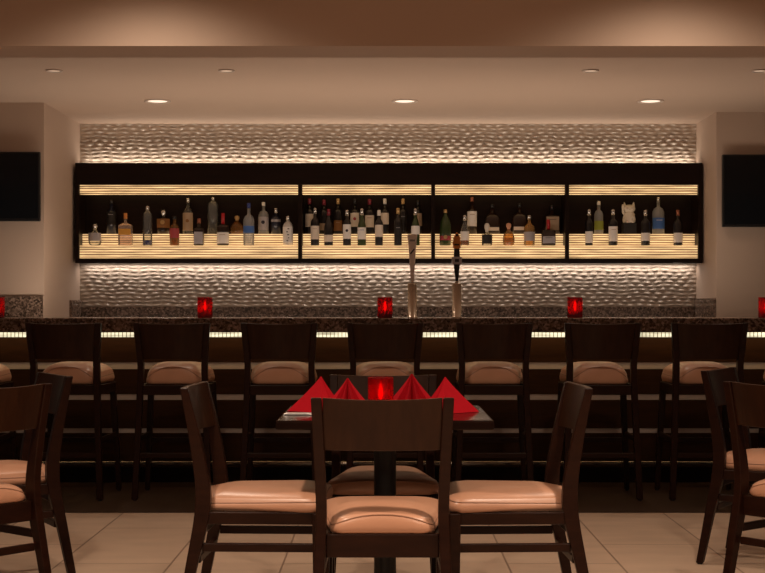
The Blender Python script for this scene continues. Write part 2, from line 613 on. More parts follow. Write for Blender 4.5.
television(-3.60, -2.628, 1.796, 2.325, YL, 'dark switched-off television on the left wall beside the bottle shelves')
television(2.698, 3.70, 1.782, 2.362, YR, 'dark switched-off television on the right wall beside the bottle shelves')

# ------------------------------------------------------------------ back bar cabinet
CX0, CX1, CZ0, CZ1, CYF = -2.590, 2.655, 1.508, 2.346, 11.70
cab = tag(empty('back_bar_cabinet', (0, 11.98, CZ0)), 'long dark wood wall cabinet with lit shelves holding the bottles', 'cabinet')


def cbox(name, x0, x1, y0, y1, z0, z1, mat, parent=cab, bevel=0.0015):
    bm = bmesh.new()
    box(bm, x0, x1, y0 - 11.98, y1 - 11.98, z0 - CZ0, z1 - CZ0)
    return link_mesh(name, bm, mat, parent, bevel=bevel)


cbox('back_panel', CX0, CX1, 11.962, 11.98, CZ0, CZ1, 'cab_wood')
cbox('top_fascia', CX0, CX1, CYF, 11.962, 2.163, CZ1, 'cab_wood')
cbox('bottom_board', CX0, CX1, CYF, 11.962, CZ0, 1.549, 'cab_wood')
zs0, zs1 = 1.549, 2.163
edges = [(-2.590, -2.557), (-0.727, -0.693), (0.388, 0.419), (1.506, 1.539), (2.618, 2.655)]
for a, b in edges:
    cbox('side_panel' if a in (-2.590, 2.618) else 'divider', a, b, CYF, 11.962, zs0, zs1, 'cab_wood')
bays = [(edges[i][1], edges[i + 1][0]) for i in range(4)]
for (a, b) in bays:
    u = cbox('upper_light_strip', a + 0.002, b - 0.002, CYF + 0.025, CYF + 0.055, 2.084, 2.163, 'lit')
    for k in range(4):
        z = 2.088 + k * 0.0205
        cbox('slat', a + 0.002, b - 0.002, CYF + 0.02, CYF + 0.025, z, z + 0.0065, 'lit_slat', u, 0)
    s = cbox('lower_light_step', a + 0.002, b - 0.002, CYF + 0.018, 11.962, 1.549, 1.655, 'lit')
    for k in range(5):
        z = 1.556 + k * 0.021
        cbox('slat', a + 0.002, b - 0.002, CYF + 0.013, CYF + 0.018, z, z + 0.0065, 'lit_slat', s, 0)
    s = cbox('upper_light_step', a + 0.002, b - 0.002, 11.825, 11.962, 1.655, 1.758, 'lit')
    for k in range(5):
        z = 1.662 + k * 0.020
        cbox('slat', a + 0.002, b - 0.002, 11.820, 11.825, z, z + 0.0065, 'lit_slat', s, 0)

# ------------------------------------------------------------------ bar
bar = tag(empty('bar_counter', (0, 9.1, 0)), 'long dark wood bar front with metal bands below the granite top', 'bar')


def bbox(name, x0, x1, y0, y1, z0, z1, mat, parent=bar, bevel=0.002):
    bm = bmesh.new()
    box(bm, x0, x1, y0 - 9.1, y1 - 9.1, z0, z1)
    return link_mesh(name, bm, mat, parent, bevel=bevel)


BX0, BX1 = -4.0, 4.0
bbox('carcass', BX0, BX1, 9.135, 9.55, 0.0, 0.983, 'cab_wood')
zb = [(0.739, 0.785), (0.538, 0.577), (0.323, 0.355)]
bbox('front_panel', BX0, BX1, 9.11, 9.135, 0.785, 0.983, 'panel_wood')
bbox('front_panel', BX0, BX1, 9.11, 9.135, 0.577, 0.739, 'panel_wood')
bbox('front_panel', BX0, BX1, 9.11, 9.135, 0.355, 0.538, 'panel_wood')
bbox('front_panel', BX0, BX1, 9.11, 9.135, 0.10, 0.323, 'panel_wood')
for a, b in zb:
    bbox('metal_band', BX0, BX1, 9.118, 9.135, a, b, 'strip_metal')
led = bbox('light_strip', BX0, BX1, 8.915, 8.94, 0.952, 0.983, 'led', bevel=0)
bm = bmesh.new()
k = BX0
while k < BX1:
    box(bm, k, k + 0.004, 8.911 - 9.1, 8.915 - 9.1, 0.952, 0.983)
    k += 0.0245
link_mesh('lens_ribs', bm, 'led_rib', led)
fr = tag(empty('foot_rail', (0, 8.95, 0)), 'polished metal foot rail running low along the bar front', 'foot rail')
bm = bmesh.new(); tube(bm, [(BX0, 0, 0.143), (0, 0, 0.143), (BX1, 0, 0.143)], 0.019, 16)
link_mesh('rail_tube', bm, 'rail_metal', fr, smooth=True)
for k in range(7):
    x = -3.6 + k * 1.2
    bm = bmesh.new()
    box(bm, x - 0.012, x + 0.012, 0.0, 0.16, 0.128, 0.158)
    link_mesh('bracket', bm, 'rail_metal', fr, bevel=0.003)

bm = bmesh.new(); box(bm, BX0, BX1, -0.37, 0.37, -0.0455, 0.0455)
top = link_mesh('countertop', bm, 'granite', bevel=0.006, loc=(0, 9.23, 1.0285))
tag(top, 'thick speckled brown granite bar top carrying the red candles and taps', 'countertop')

# back counter behind the bar
bc = tag(empty('back_counter', (0, 11.8, 0)), 'low dark back counter behind the bar under the wave tile wall', 'counter')
bm = bmesh.new(); box(bm, LW + 0.03, RW - 0.03, -0.18, 0.15, 0, 0.88)
link_mesh('cabinet_body', bm, 'counter_paint', bc)
bm = bmesh.new(); box(bm, LW + 0.025, RW - 0.025, -0.2, 0.155, 0.88, 0.918)
link_mesh('stone_top', bm, 'granite', bc)

# ------------------------------------------------------------------ chairs
def post_mesh(x, prof, wx):
    bm = bmesh.new()
    rings = []
    for (y, z, t) in prof:
        rings.append([(x - wx / 2, y - t / 2, z), (x + wx / 2, y - t / 2, z), (x + wx / 2, y + t / 2, z), (x - wx / 2, y + t / 2, z)])
    loft(bm, rings)
    return bm


def interp(prof, z):
    for a, b in zip(prof[:-1], prof[1:]):
        if a[1] <= z <= b[1]:
            f = (z - a[1]) / (b[1] - a[1])
            return a[0] + f * (b[0] - a[0]), a[2] + f * (b[2] - a[2])
    return prof[-1][0], prof[-1][2]


def smooth_prof(pts, n=6):
    """Catmull-Rom through (y, z, t)"""
    P = [np.array(p, float) for p in pts]
    P = [2 * P[0] - P[1]] + P + [2 * P[-1] - P[-2]]
    out = []
    for i in range(1, len(P) - 2):
        for k in range(n):
            t = k / n
            out.append(tuple(0.5 * ((2 * P[i]) + (-P[i - 1] + P[i + 1]) * t + (2 * P[i - 1] - 5 * P[i] + 4 * P[i + 1] - P[i + 2]) * t * t + (-P[i - 1] + 3 * P[i] - 3 * P[i + 1] + P[i + 2]) * t ** 3)))
    out.append(tuple(P[-2]))
    return out


def outline(wr, wf, d0, d1, rad, n=6):
    """rounded trapezoid, rear half-width wr at y=d0, front half-width wf at y=d1"""
    pts = []
    corners = [(wf, d1, 0), (-wf, d1, PI / 2), (-wr, d0, PI), (wr, d0, 1.5 * PI)]
    for cx, cy, a0 in corners:
        ccx = cx - math.copysign(rad, cx)
        ccy = cy - (rad if cy == d1 else -rad)
        for k in range(n + 1):
            a = a0 + (PI / 2) * k / n
            pts.append((ccx + rad * math.cos(a), ccy + rad * math.sin(a)))
    # densify straight runs
    out = []
    m = len(pts)
    for i in range(m):
        a, b = pts[i], pts[(i + 1) % m]
        L = math.hypot(b[0] - a[0], b[1] - a[1])
        s = max(1, int(L / 0.03))
        for k in range(s):
            out.append((a[0] + (b[0] - a[0]) * k / s, a[1] + (b[1] - a[1]) * k / s))
    return out


def cushion(parent, wr, wf, d0, d1, z0, hs, dome, rad=0.045, drop=(0.28, 0.36)):
    pts = outline(wr, wf, d0, d1, rad)
    cx, cy = 0, (d0 + d1) / 2
    W, D = (wr + wf) / 2, (d1 - d0) / 2

    def seam(p):
        w_here = wr + (wf - wr) * (p[1] - d0) / (d1 - d0)
        u = min(1, abs(p[0] - cx) / w_here)
        vr = (d1 - p[1]) / (d1 - d0)
        return z0 + hs * (1 - 0.12 * (1 - vr)) * (1 - (drop[0] + drop[1] * vr) * u ** 2.3)

    def ring(s, f, lift=0.0):
        out = []
        for p in pts:
            z = z0 + (seam(p) - z0) * f + lift
            out.append((cx + (p[0] - cx) * s, cy + (p[1] - cy) * s, z))
        return out

    rings = [ring(0.97, 0), ring(0.995, 0.12), ring(1.015, 0.40), ring(1.015, 0.65), ring(1.0, 0.88), ring(0.985, 1.0)]
    top = max(seam(p) for p in pts)
    for s in (0.97, 0.935, 0.88, 0.78, 0.65, 0.5, 0.34, 0.18, 0.06):
        e = 1 - s
        r = []
        for p in pts:
            zz = seam(p)
            k = min(1, e * 2.0)
            k = math.sqrt(max(0, 1 - (1 - k) ** 2))
            base = zz + (top - zz) * k
            r.append((cx + (p[0] - cx) * s, cy + (p[1] - cy) * s, base + dome * (1 - s ** 2.4)))
        rings.append(r)
    bm = bmesh.new()
    loft(bm, rings)
    c = link_mesh('seat_cushion', bm, 'leather', parent, smooth=True)
    bm = bmesh.new()
    tube(bm, [(cx + (p[0] - cx) * 0.992, cy + (p[1] - cy) * 0.992, seam(p)) for p in pts], 0.0022, 6, closed=True)
    link_mesh('piping', bm, 'piping', c, smooth=True)
    return c


def back_panel(parent, prof, hw, z0, z1, bow, th=0.02, name='back_panel', dip=0.006):
    bm = bmesh.new()
    rings = []
    n = 20
    for i in range(n + 1):
        x = -hw + 2 * hw * i / n
        q = 1 - (x / hw) ** 2
        ya, _ = interp(prof, z0)
        yb, _ = interp(prof, z1 - 0.004)
        ym, _ = interp(prof, (z0 + z1) / 2)
        b = bow * q
        tz = z1 - dip * q
        ring = [(x, ya - b - th / 2, z0), (x, ym - b - th / 2, (z0 + z1) / 2), (x, yb - b - th / 2, tz),
                (x, yb - b + th / 2, tz), (x, ym - b + th / 2, (z0 + z1) / 2), (x, ya - b + th / 2, z0)]
        rings.append(ring)
    loft(bm, rings)
    return link_mesh(name, bm, 'rail_wood', parent, smooth=False, bevel=0.003)


def glide(parent, x, y):
    bm = bmesh.new()
    lathe(bm, [(0.011, 0), (0.012, 0.004), (0.010, 0.008)], 12, x, y)
    link_mesh('floor_glide', bm, 'rubber', parent)


def make_chair():
    e = empty('dining_chair')
    prof = smooth_prof([(-0.285, 0.006, 0.030), (-0.245, 0.22, 0.040), (-0.203, 0.45, 0.054), (-0.222, 0.64, 0.044), (-0.268, 0.862, 0.028)])
    W = 0.196
    def wx(z):
        return 0.194 + 0.024 * max(0, (0.5 - z) / 0.5) ** 1.3 + 0.014 * max(0, (z - 0.5) / 0.36) ** 1.2
    for s in (-1, 1):
        bm = bmesh.new()
        loft(bm, [[(s * wx(z) - 0.017, y - t / 2, z), (s * wx(z) + 0.017, y - t / 2, z), (s * wx(z) + 0.017, y + t / 2, z), (s * wx(z) - 0.017, y + t / 2, z)] for (y, z, t) in prof])
        l = link_mesh('rear_leg', bm, 'wood', e, bevel=0.004)
        glide(l, s * 0.218, -0.285)
    fx, fy = 0.205, 0.205
    for s in (-1, 1):
        l = link_mesh('front_leg', post_mesh(s * fx, [(fy, 0.006, 0.030), (fy, 0.35, 0.040), (fy, 0.425, 0.042)], 0.038), 'wood', e, bevel=0.004)
        glide(l, s * fx, fy)
    back_panel(e, prof, 0.1885, 0.695, 0.862, 0.030)
    bm = bmesh.new()
    box(bm, -W + 0.017, W - 0.017, -0.215, -0.192, 0.350, 0.425)
    box(bm, -fx + 0.019, fx - 0.019, 0.192, 0.215, 0.370, 0.425)
    for s in (-1, 1):
        x0 = s * W
        box(bm, min(x0 - 0.011, x0 + 0.011), max(x0 - 0.011, x0 + 0.011), -0.19, 0.185, 0.382, 0.425)
    link_mesh('seat_frame', bm, 'wood', e, bevel=0.003)
    for s in (-1, 1):
        bm = bmesh.new(); box(bm, s * W - 0.010, s * W + 0.010, -0.205, 0.19, 0.285, 0.315)
        link_mesh('side_stretcher', bm, 'wood', e, bevel=0.003)
    bm = bmesh.new(); box(bm, -W + 0.017, W - 0.017, -0.235, -0.215, 0.24, 0.268)
    link_mesh('rear_stretcher', bm, 'wood', e, bevel=0.003)
    cushion(e, 0.168, 0.216, -0.214, 0.225, 0.425, 0.062, 0.016)
    return e


def make_stool():
    e = empty('bar_stool')
    prof = smooth_prof([(-0.235, 0.006, 0.030), (-0.215, 0.35, 0.038), (-0.195, 0.74, 0.048), (-0.205, 0.86, 0.042), (-0.238, 1.05, 0.028)])
    # the rear posts splay a little at the floor
    for s in (-1, 1):
        bm = bmesh.new()
        rings = []
        for (y, z, t) in prof:
            xo = 0.189 + 0.031 * (max(0, 0.8 - z) / 0.8) ** 1.2 + 0.020 * max(0, z - 0.8) / 0.25
            rings.append([(s * xo - 0.018, y - t / 2, z), (s * xo + 0.018, y - t / 2, z), (s * xo + 0.018, y + t / 2, z), (s * xo - 0.018, y + t / 2, z)])
        loft(bm, rings)
        l = link_mesh('rear_leg', bm, 'wood', e, bevel=0.004)
        glide(l, s * 0.220, -0.235)
    for s in (-1, 1):
        bm = bmesh.new()
        rings = []
        for (z, xo, y, t) in ((0.006, 0.222, 0.222, 0.030), (0.68, 0.19, 0.185, 0.038)):
            rings.append([(s * xo - t / 2, y - t / 2, z), (s * xo + t / 2, y - t / 2, z), (s * xo + t / 2, y + t / 2, z), (s * xo - t / 2, y + t / 2, z)])
        loft(bm, rings)
        l = link_mesh('front_leg', bm, 'wood', e, bevel=0.004)
        glide(l, s * 0.222, 0.222)
    # back panel flares outwards to the top
    bm = bmesh.new()
    rings = []
    n = 18
    z0, z1 = 0.835, 1.048
    for i in range(n + 1):
        u = -1 + 2 * i / n
        q = 1 - u * u
        b = 0.030 * q
        ring = []
        zz = (z0, (z0 + z1) / 2, z1 - 0.005 * q)
        pts = []
        for z in zz:
            hw = 0.174 + 0.018 * (z - z0) / (z1 - z0)
            y, _ = interp(prof, min(z, 1.045))
            pts.append((u * hw, y - b, z))
        ring = [(p[0], p[1] - 0.01, p[2]) for p in pts] + [(p[0], p[1] + 0.01, p[2]) for p in reversed(pts)]
        rings.append(ring)
    loft(bm, rings)
    link_mesh('back_panel', bm, 'rail_wood', e, bevel=0.003)
    bm = bmesh.new()
    box(bm, -0.175, 0.175, -0.212, -0.188, 0.622, 0.68)
    box(bm, -0.18, 0.18, 0.175, 0.199, 0.622, 0.68)
    for s in (-1, 1):
        box(bm, s * 0.195 - 0.011, s * 0.195 + 0.011, -0.185, 0.175, 0.622, 0.68)
    link_mesh('seat_frame', bm, 'wood', e, bevel=0.003)
    bm = bmesh.new(); box(bm, -0.20, 0.20, -0.232, -0.212, 0.25, 0.28)
    link_mesh('rear_stretcher', bm, 'wood', e, bevel=0.003)
    bm = bmesh.new(); box(bm, -0.20, 0.20, 0.20, 0.222, 0.30, 0.33)
    link_mesh('foot_rest', bm, 'wood', e, bevel=0.003)
    for s in (-1, 1):
        bm = bmesh.new(); box(bm, s * 0.21 - 0.010, s * 0.21 + 0.010, -0.205, 0.20, 0.34, 0.37)
        link_mesh('side_stretcher', bm, 'wood', e, bevel=0.003)
    cushion(e, 0.166, 0.203, -0.175, 0.205, 0.682, 0.106, 0.024, drop=(0.42, 0.30))
    return e


stool = make_stool()
stool_x = [(65, 'first whole bar stool on the left, behind the left-edge dining chairs'),
           (171.5, 'dark wood bar stool standing in front of the bar, third seat from the left'),
           (279, 'bar stool seen just above and left of the leftmost red napkin'),
           (385, 'bar stool directly behind the red candle on the dining table'),
           (494.5, 'bar stool just behind and right of the rightmost red napkin'),
           (603, 'bar stool behind the right-hand side chair of the centre table'),
           (710, 'last whole bar stool on the right, behind the right-edge dining chairs')]
xs = [(s, l) for s, l in stool_x] + [(-42, 'bar stool at the left edge, mostly cut off so only its seat shows'),
                                     (817, 'bar stool at the right edge, mostly cut off so only its seat corner shows')]
xs[1] = (171.5, 'second whole bar stool from the left, just left of a bar-top candle')
for i, (px, lab) in enumerate(xs):
    o = stool if i == 0 else copy_tree(stool)
    o.location = ((px - 385) / 169.3, 8.515, 0)
    tag(o, lab, 'bar stool', 'bar stools lined up along the bar')
stool.rotation_euler.z = math.radians(-3)

chair = make_chair()


def face(dx, dy):
    return math.atan2(dy, dx) - PI / 2


def place(backx, backy, fx, fy, label, grp, first=False):
    """put a chair so that the middle of its top rail is at (backx, backy), facing (fx, fy)"""
    o = chair if first else copy_tree(chair)
    a = face(fx, fy)
    L = math.hypot(fx, fy)
    o.location = (backx + fx / L * 0.268, backy + fy / L * 0.268, 0)
    o.rotation_euler = (0, 0, a)
    tag(o, label, 'chair', grp)
    return o


G0 = 'chairs around the set centre table'
place(-0.008, 4.395, 0, 1, 'dining chair seen from behind in the middle foreground', G0, True)
place(-0.698, 5.135, 1, -0.04, 'dining chair in profile on the left side of the set table', G0)
place(0.708, 5.13, -1, -0.04, 'dining chair in profile on the right side of the set table', G0)
place(-0.008, 5.86, 0, -1, 'dining chair facing the camera on the far side of the set table', G0)
GL = 'chairs at the left edge'
place(-1.390, 5.045, -0.77, 0.64, 'nearer of two dining chairs at the left edge, seen from behind', GL)
place(-1.400, 5.93, -0.87, -0.49, 'farther of two dining chairs at the left edge, behind the other one', GL)
GR = 'chairs at the right edge'
place(1.445, 5.19, 0.77, 0.64, 'nearer of two dining chairs at the right edge, seen from behind', GR)
place(1.53, 6.42, 0.86, -0.51, 'farther of two dining chairs at the right edge, left leg fully visible', GR)

# ------------------------------------------------------------------ dining table
tab = tag(empty('dining_table', (0, 5.2, 0)), 'small square dark wood pedestal table set with red napkins and candle', 'table')
bm = bmesh.new(); box(bm, -0.378, 0.378, -0.378, 0.378, 0.722, 0.755)
link_mesh('table_top', bm, 'table_wood', tab, bevel=0.008)
bm = bmesh.new(); lathe(bm, [(0.041, 0.03), (0.041, 0.69)], 28)
link_mesh('pedestal', bm, 'black_metal', tab, smooth=False)
bm = bmesh.new()
for a in (0, PI / 2):
    c, s = math.cos(a), math.sin(a)
    for sg in (-1, 1):
        rings = []
        for d, hw, z in ((0.0, 0.035, 0.05), (0.26, 0.028, 0.02), (0.30, 0.022, 0.008)):
            x, y = sg * d * c, sg * d * s
            nx, ny = -s * hw, c * hw
            rings.append([(x - nx, y - ny, 0), (x + nx, y + ny, 0), (x + nx, y + ny, z), (x - nx, y - ny, z)])
        loft(bm, rings)
link_mesh('base', bm, 'black_metal', tab, bevel=0.003)
bm = bmesh.new(); box(bm, -0.2, 0.2, -0.03, 0.03, 0.69, 0.722); box(bm, -0.03, 0.03, -0.2, 0.2, 0.69, 0.722)
link_mesh('top_bracket', bm, 'black_metal', tab)


def napkin_mesh():
    bm = bmesh.new()
    apex = (0, 0.0, 0.122)
    base = [(0.0, -0.118, 0), (0.055, -0.050, 0), (0.100, 0.012, 0), (0.072, 0.050, 0), (0.040, 0.024, 0), (0.022, 0.085, 0), (0.004, 0.030, 0),
            (-0.004, 0.030, 0), (-0.022, 0.085, 0), (-0.040, 0.024, 0), (-0.072, 0.050, 0), (-0.100, 0.012, 0), (-0.055, -0.050, 0)]
    rings = []
    for t in (0.0, 0.25, 0.5, 0.75, 0.93, 1.0):
        r = []
        for (x, y, z) in base:
            s = (1 - t) ** 1.12 + 0.02
            r.append((x * s, y * s, apex[2] * t))
        rings.append(r)
    loft(bm, rings)
    return bm


nk = link_mesh('folded_napkin', napkin_mesh(), 'napkin')
NAP = [((-0.240, 5.26, 0.756), -PI / 2 + 0.0, 'red pyramid-folded napkin at the left place, beside cutlery', 1.06),
       ((0.224, 5.22, 0.756), PI / 2, 'red pyramid-folded napkin at the right place of the table', 1.06),
       ((-0.136, 5.10, 0.756), PI, 'red pleated napkin just left of the table candle', 1.08),
       ((0.104, 5.43, 0.756), PI, 'red pleated napkin just right of the table candle', 1.08)]
for i, (loc, rz, lab, sc_) in enumerate(NAP):
    o = nk if i == 0 else nk.copy()
    if i:
        COL.objects.link(o)
    o.location = loc
    o.rotation_euler = (0, 0, rz)
    o.scale = (sc_, sc_, sc_)
    tag(o, lab, 'napkin', 'red napkins on the dining table')


def knife_bm():
    bm = bmesh.new()
    rings = []
    for x, hw, h in ((-0.105, 0.007, 0.004), (-0.09, 0.009, 0.007), (-0.02, 0.006, 0.006), (0.0, 0.009, 0.003), (0.08, 0.010, 0.003), (0.105, 0.003, 0.002)):
        rings.append([(x, -hw, 0), (x, hw, 0), (x, hw, h), (x, -hw, h)])
    loft(bm, rings)
    return bm


def fork_bm():
    bm = bmesh.new()
    rings = []
    for x, hw, h in ((-0.10, 0.009, 0.004), (-0.06, 0.006, 0.005), (0.02, 0.004, 0.005), (0.045, 0.012, 0.005), (0.06, 0.013, 0.005)):
        rings.append([(x, -hw, h - 0.004), (x, hw, h - 0.004), (x, hw, h), (x, -hw, h)])
    loft(bm, rings)
    for k in range(4):
        y = -0.0115 + k * 0.0077
        box(bm, 0.058, 0.10, y - 0.0018, y + 0.0018, 0.001, 0.005)
    return bm


kn = link_mesh('table_knife', knife_bm(), 'cutlery', bevel=0.001, loc=(-0.262, 5.07, 0.756))
tag(kn, 'silver table knife lying before the left napkin, nearest the camera', 'knife', 'cutlery on the dining table')
fk = link_mesh('table_fork', fork_bm(), 'cutlery', loc=(-0.262, 5.115, 0.756))
tag(fk, 'silver fork lying between the knife and the left napkin', 'fork', 'cutlery on the dining table')


# ------------------------------------------------------------------ candles
def make_candle():
    e = empty('candle_holder')
    bm = bmesh.new()
    prof = []
    n = 15
    H, R0 = 0.130, 0.0475
    for k in range(n):
        z = 0.004 + (H - 0.008) * k / (n - 1)
        prof.append((R0 + 0.0010, z))
        if k < n - 1:
            prof.append((R0 - 0.0012, z + (H - 0.008) / (n - 1) * 0.5))
    outer = [(0.030, 0.0), (R0 - 0.003, 0.0)] + prof
    inner = [(R0 - 0.003, H), (R0 - 0.005, H - 0.003), (R0 - 0.005, 0.012), (0.020, 0.012)]
    lathe(bm, outer + inner, 40, cap=True)
    link_mesh('ribbed_glass', bm, 'red_glass', e, smooth=True)
    bm = bmesh.new()
    lathe(bm, [(0.0, 0.0125), (0.026, 0.0125), (0.026, 0.038), (0.024, 0.042), (0.004, 0.040)], 24)
    c = link_mesh('wax_candle', bm, 'wax', e, smooth=True)
    bm = bmesh.new()
    lathe(bm, [(0.0008, 0.042), (0.006, 0.050), (0.0095, 0.064), (0.008, 0.082), (0.004, 0.100), (0.0005, 0.114)], 12)
    link_mesh('flame', bm, 'flame', c, smooth=True)
    return e


cnd = make_candle()
CL = [((385, 5.22, 0.756), 'lit red ribbed glass candle holder on the dining table between napkins', 1.0)]
bar_c = [(-3, 'red glass candle holder on the bar at the left edge'),
         (205, 'red glass candle holder on the bar, second from the left'),
         (385, 'red glass candle holder on the bar beside the white beer tap'),
         (575, 'red glass candle holder on the bar, second from the right'),
         (766, 'red glass candle holder on the bar at the right edge')]
for i, (px, lab) in enumerate(bar_c):
    CL.append(((px, 9.0, 1.0745), lab, 1.02))
for i, ((px, Y, z), lab, s) in enumerate(CL):
    o = cnd if i == 0 else copy_tree(cnd)
    X = (px - (385 if i else 386)) / 1400 * Y if i else -0.016
    o.location = (X, Y, z)
    o.scale = (s, s, s)
    tag(o, lab, 'candle holder', 'red glass candle holders')
    light('candle_light', 'POINT', (X, Y, z + 0.085), 0.025 if i else 0.08, (1, 0.5, 0.22), shadow_soft_size=0.006)


# ------------------------------------------------------------------ beer taps
def tap_base(e):
    bm = bmesh.new()
    lathe(bm, [(0.036, 0), (0.036, 0.005), (0.030, 0.008), (0.030, 0.222), (0.028, 0.226), (0.012, 0.228)], 28)
    link_mesh('column', bm, 'steel', e, smooth=True)
    bm = bmesh.new()
    tube(bm, [(0, 0.025, 0.175), (0, 0.07, 0.178), (0, 0.10, 0.165), (0, 0.105, 0.12)], 0.010, 12)
    link_mesh('spout', bm, 'steel', e, smooth=True)
    bm = bmesh.new()
    lathe(bm, [(0.010, 0.226), (0.012, 0.235), (0.007, 0.245)], 16)
    link_mesh('collar', bm, 'steel', e, smooth=True)


def paddle(prof, dy):
    bm = bmesh.new()
    rings = []
    for hw, z in prof:
        rings.append([(-hw, -dy, z), (hw, -dy, z), (hw, dy, z), (-hw, dy, z)])
    loft(bm, rings)
    return bm


YT = 9.3
sT = 1400 / YT
e = tag(empty('beer_tap', ((412.3 - 385) / sT, YT, 1.074)), 'steel beer tap with tall pale tapered handle on the bar', 'beer tap', 'beer taps on the bar')
tap_base(e)
h = link_mesh('handle', paddle([(0.010, 0.240), (0.013, 0.28), (0.024, 0.46), (0.031, 0.530), (0.033, 0.545), (0.030, 0.552)], 0.010), 'tap_white', e, bevel=0.004)
bm = bmesh.new()
rings = [[(-0.016, -0.0115, 0.425), (-0.010, -0.0115, 0.418), (0.016, -0.0115, 0.452), (0.010, -0.0115, 0.457)],
         [(-0.016, -0.0095, 0.425), (-0.010, -0.0095, 0.418), (0.016, -0.0095, 0.452), (0.010, -0.0095, 0.457)]]
loft(bm, rings)
for k in range(5):
    box(bm, -0.016 + k * 0.007, -0.012 + k * 0.007, -0.0115, -0.0095, 0.505, 0.517)
link_mesh('handle_mark', bm, 'ink', h)

e = tag(empty('beer_tap', ((456.8 - 385) / sT, YT, 1.074)), 'steel beer tap with black handle and orange crest on the bar', 'beer tap', 'beer taps on the bar')
tap_base(e)
h = link_mesh('handle', paddle([(0.009, 0.240), (0.012, 0.27), (0.019, 0.335), (0.022, 0.36), (0.019, 0.44), (0.017, 0.46)], 0.011), 'cap_black', e, bevel=0.004)
bm = paddle([(0.030, 0.352), (0.033, 0.358), (0.033, 0.395), (0.029, 0.402)], 0.015)
sg = link_mesh('badge', bm, 'silver_label', h, bevel=0.003)
bm = bmesh.new(); box(bm, -0.014, 0.014, -0.0165, -0.0145, 0.368, 0.388)
link_mesh('badge_mark', bm, 'ink', sg)
bm = bmesh.new()
pr = [(0.014, 0.455), (0.027, 0.462), (0.024, 0.48), (0.030, 0.495), (0.020, 0.515), (0.026, 0.525), (0.014, 0.545), (0.004, 0.565)]
rings = [[(-hw, -0.012, z), (hw, -0.012, z), (hw, 0.012, z), (-hw, 0.012, z)] for hw, z in pr]
loft(bm, rings)
cr = link_mesh('orange_crest', bm, 'tap_orange', h, bevel=0.003)
bm = bmesh.new()
box(bm, -0.018, 0.016, -0.0135, -0.0115, 0.478, 0.488)
box(bm, -0.006, 0.010, -0.0135, -0.0115, 0.54, 0.553)
link_mesh('crest_mark', bm, 'black_label', cr)

# ------------------------------------------------------------------ bottles
YF, YK = 11.772, 11.893
ZF, ZK = 1.6565, 1.7595


def sx(px, Y):
    return (px - 385) / 1400 * Y


def arc_label(bm, r, z0, z1, a0=-1.35, a1=1.35, n=14, sq=None):
    """a label wrapped on the front of the body"""
    if sq:
        hx, hy = sq
        box(bm, -hx * 0.86, hx * 0.86, -hy - 0.0014, -hy + 0.001, z0, z1)
        return
    rings = []
    for i in range(n + 1):
        a = a0 + (a1 - a0) * i / n
        x, y = math.sin(a), -math.cos(a)
        rings.append([(x * (r + 0.0012), y * (r + 0.0012), z0), (x * (r + 0.0012), y * (r + 0.0012), z1), (x * (r - 0.001), y * (r - 0.001), z1), (x * (r - 0.001), y * (r - 0.001), z0)])
    loft(bm, rings)


